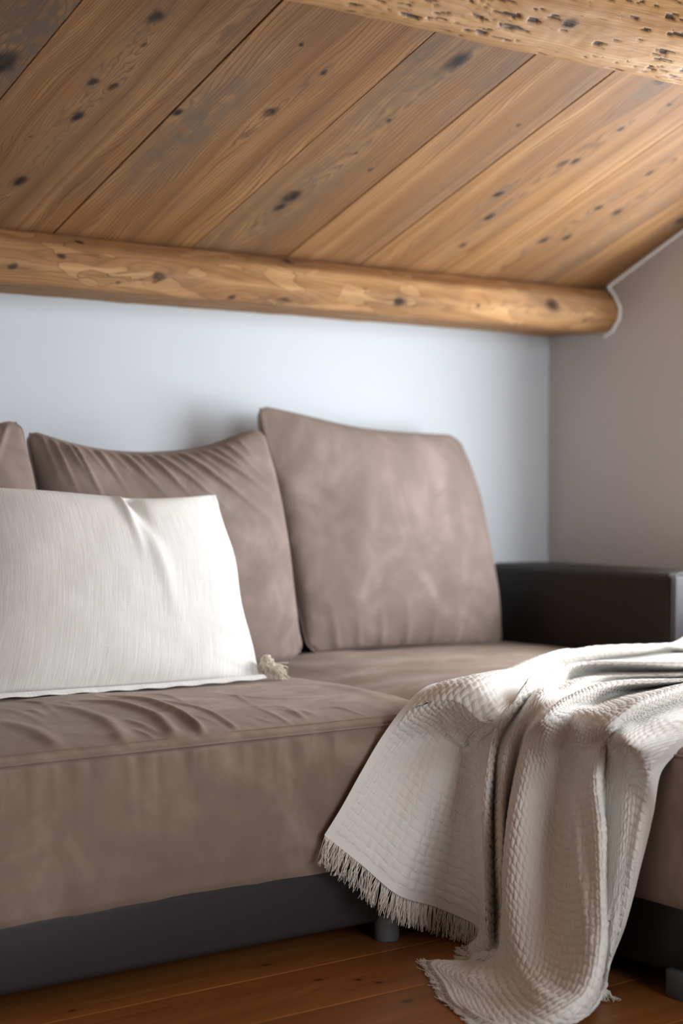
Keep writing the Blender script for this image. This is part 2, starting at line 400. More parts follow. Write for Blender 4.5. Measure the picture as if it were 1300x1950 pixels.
# ------------------------------------------------------------------ ceiling: boards on a sloping deck
cs, sn = math.cos(math.radians(20.5)), math.sin(math.radians(20.5))
Y0 = 3.66
LEN = (Y0-YF+.1)/cs
def slope_matrix(x0): return Matrix(((1, 0, 0, x0), (0, -cs, -sn, Y0), (0, sn, -cs, zceil(Y0)), (0, 0, 0, 1)))
ceiling = tag(box('ceiling', (XL-.2, -.1, -.09), (4.1, LEN+.3, -.026), NT('roof_deck').out((.035, .024, .016), .9)), kind='structure')
ceiling.matrix_world = slope_matrix(0)
seams = [-1.7, -1.33, -.98, -.63, -.28, .07, .42, .77, 1.12, 1.472, 1.825, 2.188, 2.46, 2.69, 3.047, 3.36, 3.62]
CW = [lin(119, 82, 50), lin(154, 112, 72), lin(186, 143, 99), lin(102, 88, 75), lin(38, 31, 28)]
knots_px = [(514, 214, .016, 1.5, .25), (340, 213, .012, 1.3, .5), (180, 157, .012, 1.2, .6), (217, 165, .012, 1.3, .5), (297, 33, .017, 1.4, .6), (272, 88, .006, 1.2, .4),
            (872, 116, .022, 1.7, .8), (556, 374, .022, 1.6, .85), (533, 395, .014, 1.6, .8), (1070, 312, .011, 1.8, .4), (1096, 306, .010, 1.6, .4), (950, 369, .011, 1.5, .7), (1140, 396, .011, 1.5, .6),
            (1174, 405, .013, 1.6, .6), (1262, 150, .018, 1.5, .7), (986, 239, .006, 1.2, .3), (1184, 244, .008, 1.4, .4), (575, 83, .006, 1.2, .2), (56, 262, .005, 1, .2), (676, 293, .006, 1.4, .2), (703, 325, .006, 1.3, .3),
            (5, 120, .03, 1.5, .9), (148, 222, .012, 1.6, .5), (40, 345, .014, 1.6, .5), (1275, 199, .006, 1.3, .3), (932, 413, .012, 1.6, .7), (1035, 458, .012, 1.5, .5), (1080, 452, .010, 1.5, .5), (1236, 330, .008, 1.8, .2), (615, 138, .007, 1.2, .3), (1295, 420, .012, 1.5, .5), (880, 467, .009, 1.6, .4), (740, 230, .006, 1.4, .2)]
stain_px = [(25, 100, .09, 1.4, .9), (368, 240, .04, 1.3, .75), (862, 108, .05, 1.4, .5), (560, 385, .055, 1.4, .55), (780, 165, .05, 1.2, .55), (800, 105, .03, 1.3, .6), (965, 130, .03, 2.0, .5), (1080, 190, .02, 1.2, .4), (1140, 470, .05, 1.6, .45), (880, 340, .04, 2, .4), (440, 430, .05, 1.6, .45), (110, 300, .05, 2, .3), (690, 290, .035, 2, .35), (455, 60, .04, 2, .35)]
def sl(px, py):
    p = Wc(px, py); return p[0], (Y0-p[1])/cs
KL = [sl(a, b)+(c*1.45, d, e) for (a, b, c, d, e) in knots_px]; SL = [sl(a, b)+(c*1.2, d, min(1, e*1.25)) for (a, b, c, d, e) in stain_px]
rng = random.Random(4)
for i in range(len(seams)-1):
    x0, x1 = seams[i]+.0011, seams[i+1]-.0011
    kn = [(kx-x0, ky, s_, l_, st) for (kx, ky, s_, l_, st) in KL if x0 <= kx < x1+.003][:9]
    stn = [(kx-x0, ky, s_, l_, st) for (kx, ky, s_, l_, st) in SL if x0-.02 <= kx < x1+.02]
    kn += [(rng.uniform(.04, x1-x0-.04), rng.uniform(1.7, 4.8), rng.uniform(.008, .016), 1.4, .5) for _ in range(1)]
    tint = rng.uniform(.92, 1.08) if x0 < 1 else [1.0, 1.0, .97, .95, 1.0, .98, .9, .86][max(0, min(7, i-8))]
    mt = m_wood('ceiling_board_%d' % i, kn, [tuple(v*tint for v in c) for c in CW[:3]]+CW[3:], i+1, 'Object', freq=[150, 170, 120, 95, 120, 140, 130, 130][i % 8], stains=stn, wander=[.012, .02, .016, .03, .02, .025][i % 6], grey=.36)
    o = box('plank', (0, 0, -.024), (x1-x0, LEN, rng.uniform(-.0012, .0012)), mt, None, .0014, 1)
    o.parent = ceiling; o.matrix_parent_inverse = Matrix.Identity(4); o.location = (x0, 0, 0)

# ------------------------------------------------------------------ beams
def beam(name, x0, x1, prof, mat_fn, seed, wob=.006, pits=None, nl=420, na=110, soft=2):
    """closed profile (y, z) swept along the room's width; hewn wobble; uv in metres"""
    Q = np.array(prof+[prof[0]], float); L = np.r_[0, np.cumsum(np.linalg.norm(Q[1:]-Q[:-1], axis=1))]; per = L[-1]
    tt = np.linspace(0, per, na, endpoint=False)
    py = np.interp(tt, L, Q[:, 0]); pz = np.interp(tt, L, Q[:, 1])
    for _ in range(soft):  # soften the hewn arrises
        py = .5*py+.25*(np.roll(py, 1)+np.roll(py, -1)); pz = .5*pz+.25*(np.roll(pz, 1)+np.roll(pz, -1))
    cy, cz = py.mean(), pz.mean()
    ny_, nz_ = py-cy, pz-cz; nn = np.hypot(ny_, nz_); ny_, nz_ = ny_/nn, nz_/nn
    xs = np.linspace(x0, x1, nl); A, X = np.meshgrid(tt, xs)
    ca, sa = np.cos(A/per*2*np.pi), np.sin(A/per*2*np.pi)
    h = wob*(fbm(X*2.2+ca*1.3+50, sa*1.3+X*.3+9, seed, 3)) + wob*.35*fbm(X*14+20, A*22, seed+3, 3)
    pit = np.zeros_like(h)
    if pits is not None: pit = pits(X, A, per); h = h-.0035*pit
    P = np.stack([X, py[None]+ny_[None]*h, pz[None]+nz_[None]*h], -1)
    V = P.reshape(-1, 3); Fc = gfaces(nl, na, wrap=True)
    n0 = len(V); V = np.concatenate([V, [[x0, cy, cz], [x1, cy, cz]]])
    uv = np.concatenate([np.stack([X.ravel(), A.ravel()], -1), [[x0, 0], [x1, 0]]])
    i = np.arange(na); j = (i+1) % na
    quads = np.concatenate([Fc, np.stack([i, j, np.full(na, n0), np.full(na, n0)], -1)[:, [1, 0, 2, 3]], np.stack([(nl-1)*na+i, (nl-1)*na+j, np.full(na, n0+1), np.full(na, n0+1)], -1)])
    tris = [list(map(int, q)) if q[2] != q[3] else list(map(int, q[:3])) for q in quads]
    o = mesh_obj(name, V, tris, mat_fn(per, tt, py, pz), None, True, uv=uv, attrs={'pit': np.r_[pit.ravel(), 0, 0]})
    bm = bmesh.new(); bm.from_mesh(o.data); bmesh.ops.recalc_face_normals(bm, faces=bm.faces); bm.to_mesh(o.data); bm.free()
    return o
prof1 = [(3.72, 1.47), (3.50, 1.47), (3.370, 1.432), (3.322, 1.402), (3.304, 1.352), (3.352, 1.314), (3.50, 1.318), (3.72, 1.332)]
def fn1(per, tt, py, pz):
    def loc(px, py_):  # where a point seen on the beam's face lies: along x, and round the profile
        best = None
        for y in np.linspace(3.31, 3.40, 40):
            p = W(px, py_, 'y', y); d = np.hypot(py-p[1], pz-p[2]); k = d.argmin()
            if best is None or d[k] < best[0]: best = (d[k], p[0], tt[k])
        return best[1], best[2]
    kn = []
    for (a, b, s_, st) in [(153, 460, .011, .5), (118, 485, .010, .2), (302, 528, .017, .6), (305, 445, .022, .7), (550, 498, .014, .7), (536, 574, .018, .7), (440, 566, .010, .4), (758, 577, .020, .8), (700, 495, .020, .5), (1050, 580, .026, .8), (1110, 610, .008, .3), (693, 552, .006, .3), (910, 582, .008, .3), (25, 505, .012, .5), (820, 520, .008, .2), (225, 540, .008, .3)]:
        x, t_ = loc(a, b); kn.append((t_, x, s_*1.25, 1.2, st))
    return m_wood('hewn_spruce_beam', kn, [lin(146, 104, 66), lin(176, 132, 88), lin(196, 154, 108), lin(112, 88, 68), lin(48, 36, 30), lin(214, 172, 122)], 31, 'UV', freq=110, axis=1, contrast=.7, wander=.035, grey=.45, rough=.75, patches=True)
beam1 = tag(beam('ceiling_beam', XL, 3.585, prof1, fn1, 5, .007, None, 520, 170, 2), 'hewn honey-coloured beam with dark knots along the top of the white wall', 'beam')
R2, C2y, C2z = .135, 2.245, 1.812
prof2 = [(C2y+R2*math.cos(a)*(1+.05*math.cos(3*a+.5)), C2z+R2*math.sin(a)*(1+.06*math.cos(4*a))) for a in np.linspace(0, 2*math.pi, 40, endpoint=False)]
def pits2(X, A, per):
    wv = .5*fbm(X*7, A*14, 5, 2)
    n = fbm(X*24+7+wv, A*140+3+wv*5, 71, 2); m = fbm(X*3, A*7+2, 75, 2)+1.3*np.exp(-((A/per-.93)/.045)**2)-.55; sm = fbm(X*60, A*260, 91, 1)
    return np.clip(smooth(.37-.20*m, .43-.20*m, n)+smooth(.66, .73, sm)*smooth(-.4, .2, m)*.8, 0, 1)
def fn2(per, tt, py, pz):
    return m_wood('worm_eaten_beam', [(.25, 1.2, .02, 1.4, .5), (.55, 2.2, .02, 1.4, .5)], [lin(168, 122, 74), lin(204, 158, 104), lin(224, 182, 130), lin(150, 118, 86), lin(60, 42, 30)], 47, 'UV', freq=100, axis=1, contrast=.55, wander=.05, grey=.3, rough=.6, pits=True, bumpk=1.5)
beam2 = tag(beam('ceiling_beam', XL, 3.47, prof2, fn2, 17, .008, pits2, 1100, 260), 'pale worm-eaten round beam crossing under the ceiling boards at the top', 'beam')
# white caulk line where the side wall meets boards and beam
def on_right_wall(y, z, d=.002):
    t = (3.63-y)/math.cos(WA); return rw(t, d, z)
cl = [on_right_wall(y, zceil(y)-.004) for y in (1.2, 2.0, 2.6, 3.0, 3.2, 3.35)]+[on_right_wall(y, z) for (y, z) in ((3.352, 1.440), (3.325, 1.414), (3.302, 1.380), (3.304, 1.350), (3.335, 1.318), (3.372, 1.306))]
tag(tubes('trim_1', [np.array(cl)], [.005], M_CAULK, None, 8), kind='structure')

# ------------------------------------------------------------------ floor boards
FW = [lin(128, 76, 36), lin(152, 94, 46), lin(172, 112, 60), lin(120, 72, 38), lin(58, 30, 16)]
ys = [2.49+.2065*k for k in range(-20, 6)]
fk = [(682, 1866, .010), (720, 1871, .010), (776, 1906, .011), (607, 1866, .008), (505, 1838, .010)]
FKW = [tuple(W(a, b, 'z', 0)[:2])+(s_,) for a, b, s_ in fk]
for i, y in enumerate(ys):
    if y > 3.6 or y < -1.75: continue
    kn = [(ky-y, kx-XL, s_, 1.5, .5) for kx, ky, s_ in FKW if y < ky < y+.2065]
    kn += [(rng.uniform(.03, .17), rng.uniform(.3, 5), rng.uniform(.007, .012), 1.4, .4) for _ in range(2)]
    mt = m_wood('pine_floor_%d' % i, kn, FW, 60+i, 'Object', freq=110, axis=1, contrast=.5, wander=.03, grey=.1, rough=.42, bumpk=.4)
    o = box('floor_board', (0, .0008, -.022), (5.7, .2057, 0), mt, None, .0015, 1); o.parent = floor; o.location = (XL, y, 0)

# ------------------------------------------------------------------ sofa
sofa = empty('corner_sofa', (1.8, 3.0, 0), 'taupe suede corner sofa with dark leatherette base and armrest under the wooden ceiling', 'sofa')
YFR = 2.541
SR = math.radians(3)
def ridges(x, y, lines):
    h = np.zeros_like(x)
    for pts, w, A in lines:
        P = crom(pts, np.linspace(0, 1, 24)); best = np.full(x.shape, 1e9); tb = np.zeros_like(x)
        for k in range(23):
            a, b = P[k], P[k+1]; d = b-a; tt = np.clip(((x-a[0])*d[0]+(y-a[1])*d[1])/max(d@d, 1e-12), 0, 1)
            q = np.hypot(x-a[0]-tt*d[0], y-a[1]-tt*d[1]); m = q < best; best = np.where(m, q, best); tb = np.where(m, (k+tt)/23, tb)
        h += A*np.exp(-(best/w)**2)*np.sin(np.pi*np.clip(tb, .02, .98))**.6
    return h
def seat(name, a0, a1, da, depth, to_world, disp, mat, flip, r0, r1):
    """upholstered block. a runs along its front, b into it. r0/r1: roundness of its two ends."""
    # profile (b, z): bottom front, up the front face, seam, over the top, back
    fr = [(.012, .150), (.004, .165), (-.006, .21), (-.010, .28), (-.008, .35), (-.002, .405), (.0005, .420)]
    tp = [(.003, .4265), (.012, .4325), (.035, .4375), (.08, .443), (.16, .450), (.30, .456), (.50, .457), (.8, .455), (depth-.03, .45), (depth, .42), (depth, .30), (depth, .15)]
    pr = np.array(fr+tp); L = np.r_[0, np.cumsum(np.linalg.norm(pr[1:]-pr[:-1], axis=1))]
    n1 = 330; dens = np.linspace(0, 1, n1)**1.25
    s = dens*L[-1]; b = np.interp(s, L, pr[:, 0]); z = np.interp(s, L, pr[:, 1])
    for _ in range(3): b[1:-1] = .5*b[1:-1]+.25*(b[2:]+b[:-2]); z[1:-1] = .5*z[1:-1]+.25*(z[2:]+z[:-2])
    na = int((a1-a0)/da)+1; a = np.linspace(a0, a1, na)
    A, B = np.meshgrid(a, b); Z = np.broadcast_to(z[:, None], A.shape).copy(); S = np.broadcast_to(s[:, None], A.shape)
    for (end, r, sg) in ((a0, r0, 1), (a1, r1, -1)):
        if r > 0:
            e = np.clip((A-end)*sg, 0, r); d = (r-np.sqrt(np.maximum(r*r-(r-e)**2, 0)))
            Z -= d*smooth(.16, .42, Z); B = B+np.where(B < depth/2, 1, 0)*d*(1-smooth(0, .3, B))
    P = np.stack([A, B, Z], -1); N = gnormals(P)
    if N[40, na//2, 1] > 0: N = -N
    P = P+N*disp(A, B, Z, S, L[6])[..., None]
    Wd = to_world(P.reshape(-1, 3))
    Fc = gfaces(n1, na, flip)
    o = mesh_obj(name, Wd, Fc, mat)
    # close the two ends
    bm = bmesh.new(); bm.from_mesh(o.data); bm.verts.ensure_lookup_table()
    for c in (0, na-1): bm.faces.new([bm.verts[k*na+c] for k in range(n1)])
    bmesh.ops.recalc_face_normals(bm, faces=bm.faces); bm.to_mesh(o.data); bm.free()
    for p in o.data.polygons: p.use_smooth = len(p.vertices) == 4
    return adopt(o, sofa), (a, P[:, :, :])
wl = []
def wz(pts, w, A): wl.append(([W(px, py, 'z', .448)[:2] for px, py in pts], w, A))
wz([(140, 1345), (230, 1352), (300, 1370), (338, 1398), (350, 1432)], .013, .008)
wz([(200, 1335), (300, 1350), (372, 1376), (400, 1402), (410, 1418)], .008, .009)
wz([(100, 1352), (190, 1372), (236, 1400), (250, 1430)], .016, .006)
wz([(0, 1380), (70, 1395), (120, 1420), (135, 1450)], .018, .005)
wz([(290, 1342), (380, 1355), (450, 1378), (475, 1395)], .006, .004)
wz([(250, 1385), (310, 1400), (330, 1430)], .005, .004)
wz([(20, 1345), (120, 1338), (230, 1330)], .020, .004)
wz([(420, 1330), (520, 1335), (620, 1330)], .012, .003)
wz([(470, 1350), (540, 1348), (585, 1362)], .007, .003)
wz([(590, 1350), (640, 1345), (690, 1352)], .006, .0035)
wz([(560, 1310), (660, 1318), (740, 1335)], .02, .003)
wz([(250, 1318), (330, 1320), (400, 1312)], .010, .003)
for k in range(26):
    q = random.Random(k+200); x_, y_ = q.uniform(0, 700), q.uniform(1322, 1440)
    if y_ > 1462-.1216*x_-14: continue
    L_ = q.uniform(40, 110); wz([(x_, y_), (x_+L_*.5, y_+L_*q.uniform(.02, .14)), (x_+L_, y_+L_*q.uniform(.05, .4))], q.uniform(.004, .010), q.uniform(.0012, .0032))
def left_disp(A, B, Z, S, Ls):
    h = .0045*fbm(A*5, B*6, 3, 3)*smooth(.0, .06, B)+.003*fbm(A*3, Z*7, 8, 2)
    below = np.clip(Ls-S, 0, 1); above = np.clip(S-Ls, 0, 1)
    on_front = (S < Ls)
    g = fbm(A*34, below*3, 21, 2)+.6*fbm(A*70, below*5, 27, 2)
    h = h+np.where(on_front, .0060*g*np.exp(-below/.055)*smooth(0, .012, below), 0)
    h = h+np.where(on_front, .004*fbm(A*7, Z*3.5, 33, 3), 0)
    h = h+np.where(~on_front, .0022*fbm(A*48, above*8, 29, 2)*np.exp(-above/.06)*smooth(0, .012, above), 0)
    h = h-.0042*np.exp(-((S-Ls)/.0045)**2)
    top = smooth(.42, .435, Z)
    return h+top*ridges(A, B+YFR, wl)*smooth(0, .05, B)
to_l = lambda P: np.stack([P[:, 0], YFR+P[:, 1], P[:, 2]], -1)
seatL, (aL, PL) = seat('seat_cushion', .15, 2.285, .0052, 1.05, to_l, left_disp, M_SUEDE, False, .05, .06)
CO = np.array([2.262, 2.2]); CA = np.array([math.sin(SR), math.cos(SR)]); CB = np.array([math.cos(SR), -math.sin(SR)])
to_c = lambda P: np.stack([CO[0]+CA[0]*P[:, 0]+CB[0]*P[:, 1], CO[1]+CA[1]*P[:, 0]+CB[1]*P[:, 1], P[:, 2]], -1)
def chaise_disp(A, B, Z, S, Ls):
    h = .005*fbm(A*4+9, B*5, 43, 3)+.003*fbm(A*3, Z*7, 48, 2)
    st = smooth(.42, .44, Z)*.0035*np.sin((A*26+B*17)+3*fbm(A*4, B*4, 5, 2))*smooth(.35, .6, A)*np.exp(-((B-.35)/.3)**2)
    top = smooth(.40, .43, Z)
    return h+st-.0042*np.exp(-((S-Ls)/.0045)**2)-top*smooth(.30, .40, A)*(.003+.024*np.exp(-(B/.16)**2))
seatC, _ = seat('chaise_cushion', -.95, 1.38, .008, .995, to_c, chaise_disp, M_SUEDE, True, .05, .03)
# seams: a thin welt along the front edge, and a row of stitches above it
def welt(parent_obj, to_world, a0, a1, nm='seam'):
    a = np.linspace(a0, a1, 200); P = np.stack([a, np.full(200, -.0005), .4205+.0006*np.sin(a*40)], -1)
    V, Fc = tube_arrays(to_world(P), .0022, 6); o = mesh_obj(nm, V-np.array(sofa.location), Fc, M_SUEDE); o.parent = parent_obj; o.matrix_parent_inverse = Matrix.Identity(4)
    o.location = (0, 0, 0); return o
def sub(o, par):
    """vertices in room coordinates, parent already in the sofa's space"""
    o.parent = par; o.matrix_parent_inverse = (Matrix.Identity(4)); return o
w1 = mesh_obj('seam', *tube_arrays(to_l(np.stack([np.linspace(.2, 2.24, 240), np.full(240, -.0012), np.full(240, .4200)], -1)), .0024, 6), M_SUEDE); sub(w1, seatL)
w2 = mesh_obj('seam', *tube_arrays(to_c(np.stack([np.linspace(-.9, .36, 160), np.full(160, -.0012), np.full(160, .4200)], -1)), .0024, 6), M_SUEDE); sub(w2, seatC)
paths = []
for k in range(int(2.0/.0062)):
    x = .22+k*.0062; paths.append(np.array([[x, YFR+.0135, .4345], [x+.0020, YFR+.0135, .4356], [x+.0040, YFR+.0135, .4345]]))
st = tubes('stitching', paths, [.0007]*len(paths), M_STITCH, None, 4); st['kind'] = 'stuff'; sub(st, seatL)
# bases
base1 = adopt(box('base', (.17, YFR+.008, .036), (2.30, 3.60, .162), M_LEATHER2, None, .016, 3), sofa)
mC = Matrix(((CB[0], CA[0], 0, CO[0]), (CB[1], CA[1], 0, CO[1]), (0, 0, 1, 0), (0, 0, 0, 1)))
def cbox(name, lo, hi, mat, bev, seg=3):  # boxes in the chaise's frame (b, a, z)
    o = box(name, lo, hi, mat, None, bev, seg); o.parent = sofa; o.matrix_parent_inverse = Matrix.Translation(sofa.location).inverted(); o.matrix_basis = mC; return o
cbox('chaise_base', (.008, -.93, .036), (1.0, 1.38, .162), M_LEATHER, .016)
arm = cbox('armrest', (.995, .742, .036), (1.195, 1.455, .662), M_LEATHER, .022, 4)
pan = box('armrest_panel', (1.002, .730, .05), (1.188, .744, .655), M_LEATHER2, None, .006, 3); pan.parent = arm
pp = [(.999, .09), (.999, .60), (1.004, .642), (1.025, .659), (1.165, .659), (1.186, .642), (1.191, .60), (1.191, .09)]
pr_ = crom(np.array([(a, .739, z) for a, z in pp]), np.linspace(0, 1, 90)); pip = mesh_obj('piping', *tube_arrays(pr_, .0042, 8), M_LEATHER); pip.parent = arm
adopt(box('back_frame', (.17, 3.50, .15), (3.26, 3.612, .60), M_LEATHER, None, .03, 3), sofa)
def leg(x, y, kind, mat=M_PLASTIC):
    if kind == 'round':
        a = np.arange(24)*2*math.pi/24; P = []
        for (r, z) in ((.022, .0), (.0235, .002), (.025, .036), (.025, .05)): P += [[x+r*math.cos(q), y+r*math.sin(q), z] for q in a]
        Fc = [list(map(int, f)) for f in gfaces(4, 24, wrap=True)]+[list(range(23, -1, -1)), list(range(72, 96))]
        o = mesh_obj('leg', P, Fc, mat); adopt(o, sofa)
    else: o = cbox('leg', (x, y, 0), (x+.07, y+.05, .05), M_PLASTIC_D, .004, 2)
    return o
lp = W(755, 1795, 'z', 0)
leg(lp[0], lp[1]+.03, 'round'); leg(.35, 2.62, 'round'); leg(.35, 3.5, 'round'); leg(1.3, 3.5, 'round')
leg(-.004, -.275, 'box'); leg(.93, -.28, 'box'); leg(1.06, .82, 'box'); leg(.03, -.85, 'box'); leg(.93, -.85, 'box')

# ------------------------------------------------------------------ cushions
def cushion(root, name, top, bottom, left, right, tf, tb, mat, bumps, n=150, ex=.36, uvs=(1, 1), nrm=None, seam=True, seam_r=.003, exv=None, crad=.014, ear=.5):
    """pillow skin over a Coons patch between four edge curves; tf/tb = fullness to the front and the back"""
    u = np.linspace(0, 1, n); v = np.linspace(0, 1, n)     # v=0 bottom
    T, Bm, L, Rr = [resample(np.array(e, float), n) for e in (top, bottom, left, right)]
    U, V = np.meshgrid(u, v)
    Pc = (1-V)[..., None]*Bm[None]+V[..., None]*T[None]+(1-U)[..., None]*L[:, None]+U[..., None]*Rr[:, None]
    Pc -= ((1-U)*(1-V))[..., None]*Bm[0]+(U*(1-V))[..., None]*Bm[-1]+((1-U)*V)[..., None]*T[0]+(U*V)[..., None]*T[-1]
    cen = Pc[n//2, n//2]
    for (cu_, cv_, c_) in ((0, 0, Bm[0]), (1, 0, Bm[-1]), (0, 1, T[0]), (1, 1, T[-1])):
        d_ = cen-c_; d_ /= np.linalg.norm(d_); w_ = np.exp(-(((U-cu_)**2+(V-cv_)**2)/.030**2)); Pc += d_*(crad*w_)[..., None]
    rim = np.concatenate([Pc[0], Pc[1:, -1], Pc[-1, ::-1][1:], Pc[::-1, 0][1:]])
    if nrm is None:
        nrm = np.cross(Bm[-1]-T[0], T[-1]-Bm[0]); nrm /= np.linalg.norm(nrm)
        if nrm[1] > 0: nrm = -nrm
    else: nrm = np.array(nrm, float)/np.linalg.norm(nrm)
    prof = (4*U*(1-U))**ex*(4*V*(1-V))**(exv or ex)
    for cu_ in (0, 1):
        for cv_ in (0, 1): prof = prof*(1-ear*np.exp(-(((U-cu_)/.13)**2+((V-cv_)/.16)**2)))
    edge = np.minimum(np.minimum(U, 1-U), np.minimum(V, 1-V)); fade = smooth(0, .03, edge)
    f = Pc+nrm*(tf*prof)[..., None]+nrm*(bumps(U, V)*fade)[..., None]
    b = Pc-nrm*(tb*prof)[..., None]
    # two skins that share their rim
    idf = np.arange(n*n).reshape(n, n); idb = idf.copy(); inner = np.zeros((n, n), bool); inner[1:-1, 1:-1] = True
    idb[inner] = n*n+np.arange(inner.sum())
    Vv = np.concatenate([f.reshape(-1, 3), b[inner]])
    q = lambda I: np.stack([I[:-1, :-1], I[:-1, 1:], I[1:, 1:], I[1:, :-1]], -1).reshape(-1, 4)
    Fc = np.concatenate([q(idf), q(idb)[:, ::-1]])
    uv = np.concatenate([np.stack([U.ravel()*uvs[0], V.ravel()*uvs[1]], -1), np.stack([U[inner]*uvs[0], V[inner]*uvs[1]], -1)])
    o = mesh_obj(name, Vv, Fc, mat, None, True, uv=uv); adopt(o, root)
    if seam:
        s = mesh_obj('seam', *tube_arrays(rim, seam_r, 6), mat); adopt(s, root)
    return f, Bm, Rr, T, L, nrm
def px(*pts): return [W(a, b, ax, val) for (a, b, ax, val) in pts]

# right back cushion
tl, tr_ = W(489, 772, 'y', 3.48), W(872, 830, 'y', 3.53); br, bl = W(956, 1230, 'y', 3.46), W(588, 1246, 'y', 3.46)
c2 = empty('back_cushion', tuple((br+bl)/2), 'upright square taupe back cushion beside the armrest, tallest in the row', 'cushion', 'taupe back cushions')
def bumps2(U, V):
    h = .006*fbm(U*3, V*3, 3, 3)+.0022*fbm(U*9, V*9, 9, 2)
    for k, (uu, a, ph) in enumerate(((.12, .006, 0), (.22, .005, 1), (.33, .006, 2), (.45, .006, 1.2), (.58, .005, .2), (.70, .004, 2), (.83, .004, 1))):
        h = h+a*np.exp(-((U-uu-.06*V*(uu-.5)*4)/.018)**2)*np.exp(-(V/.14)**1.5)
    h = h+.005*np.exp(-((V-.55-.5*(U-.05))/.05)**2)*np.exp(-(U/.2)**2)-.004*np.exp(-((V-.48-.5*(U-.05))/.03)**2)*np.exp(-(U/.2)**2)
    h = h+.004*np.exp(-((V-.68-.3*U)/.04)**2)*np.exp(-(U/.22)**2)
    return h
cushion(c2, 'cover', [tl]+px((560, 788, 'y', 3.49), (680, 815, 'y', 3.50), (790, 826, 'y', 3.52))+[tr_],
        [bl]+px((680, 1236, 'y', 3.47), (800, 1232, 'y', 3.47), (900, 1232, 'y', 3.46))+[br],
        [bl]+px((560, 1130, 'y', 3.47), (525, 980, 'y', 3.48), (498, 850, 'y', 3.48))+[tl],
        [br]+px((945, 1150, 'y', 3.47), (918, 1010, 'y', 3.49), (893, 890, 'y', 3.51))+[tr_], .085, .07, M_SUEDE_B, bumps2)

# middle back cushion
tl, tr_ = W(48, 818, 'y', 3.42), W(500, 814, 'y', 3.36); br, bl = W(578, 1246, 'y', 3.34), np.array([1.72, 3.34, .455])
c1 = empty('back_cushion', tuple((br+bl)/2), 'slouching taupe back cushion with a gathered sagging top edge behind the white pillow', 'cushion', 'taupe back cushions')
def bumps1(U, V):
    t = 1-V
    h = .006*fbm(U*3+5, V*3, 13, 3)+.002*fbm(U*9, V*9, 19, 2)
    for (uu, lean, a, w, ln) in ((.05, .1, .006, .011, .13), (.085, .2, .008, .009, .15), (.13, .5, .010, .010, .10), (.16, .3, .009, .009, .17), (.21, .7, .005, .010, .09), (.255, .5, .009, .012, .12), (.31, .9, .005, .009, .08), (.36, .9, .009, .013, .13), (.41, .6, .006, .009, .08), (.455, .9, .011, .011, .13), (.50, 1.3, .009, .010, .18), (.56, 1.1, .006, .010, .11), (.60, 1.4, .011, .013, .22), (.66, 1.2, .006, .009, .12), (.70, 1.5, .009, .012, .2), (.75, 1.1, .007, .009, .13), (.80, 1.0, .006, .010, .15), (.86, .6, .004, .012, .1)):
        h = h+1.35*a*np.exp(-((U-uu-lean*(t-.02)*.55)/w)**2)*np.exp(-(t/ln)**2)*smooth(0, .03, t)
    h = h+.005*np.exp(-((V-.12-.5*(U-.85))/.02)**2)*smooth(.7, .95, U)
    return h
cushion(c1, 'cover', [tl]+px((110, 838, 'y', 3.40), (200, 858, 'y', 3.40), (300, 862, 'y', 3.39), (400, 848, 'y', 3.38), (460, 826, 'y', 3.37))+[tr_],
        [bl]+[np.array([2.0, 3.33, .452]), np.array([2.3, 3.33, .45])]+[br],
        [bl]+px((100, 1150, 'y', 3.36), (85, 1000, 'y', 3.38), (60, 880, 'y', 3.40))+[tl],
        [br]+px((556, 1150, 'y', 3.34), (538, 1020, 'y', 3.35), (516, 890, 'y', 3.36))+[tr_], .10, .06, M_SUEDE_B, bumps1)

# left back cushion: only its right border is in view
tr_ = W(38, 797, 'y', 3.34); br = W(110, 1240, 'y', 3.26); tl = np.array([1.05, 3.42, 1.03]); bl = np.array([1.08, 3.30, .455])
c0 = empty('back_cushion', tuple((br+bl)/2), 'taupe back cushion cut off by the left border, only its upper corner showing', 'cushion', 'taupe back cushions')
def bumps0(U, V):
    t = 1-V; h = .006*fbm(U*3+5, V*3, 23, 3)
    for (uu, a) in ((.80, .008), (.86, .010), (.91, .010), (.95, .008), (.6, .008), (.4, .008), (.2, .006)): h = h+a*np.exp(-((U-uu+.6*t)/.014)**2)*np.exp(-(t/.2)**2)*smooth(0, .03, t)
    return h
cushion(c0, 'cover', [tl, (tl*.66+tr_*.34)+np.array([0, 0, -.05]), (tl*.33+tr_*.67)+np.array([0, 0, -.045]), W(8, 806, 'y', 3.34), tr_], [bl, (bl+br)/2, br],
        [bl, (bl+tl)/2, tl], [br]+px((72, 990, 'y', 3.30), (58, 900, 'y', 3.32), (46, 840, 'y', 3.33))+[tr_], .10, .06, M_SUEDE_B, bumps0)

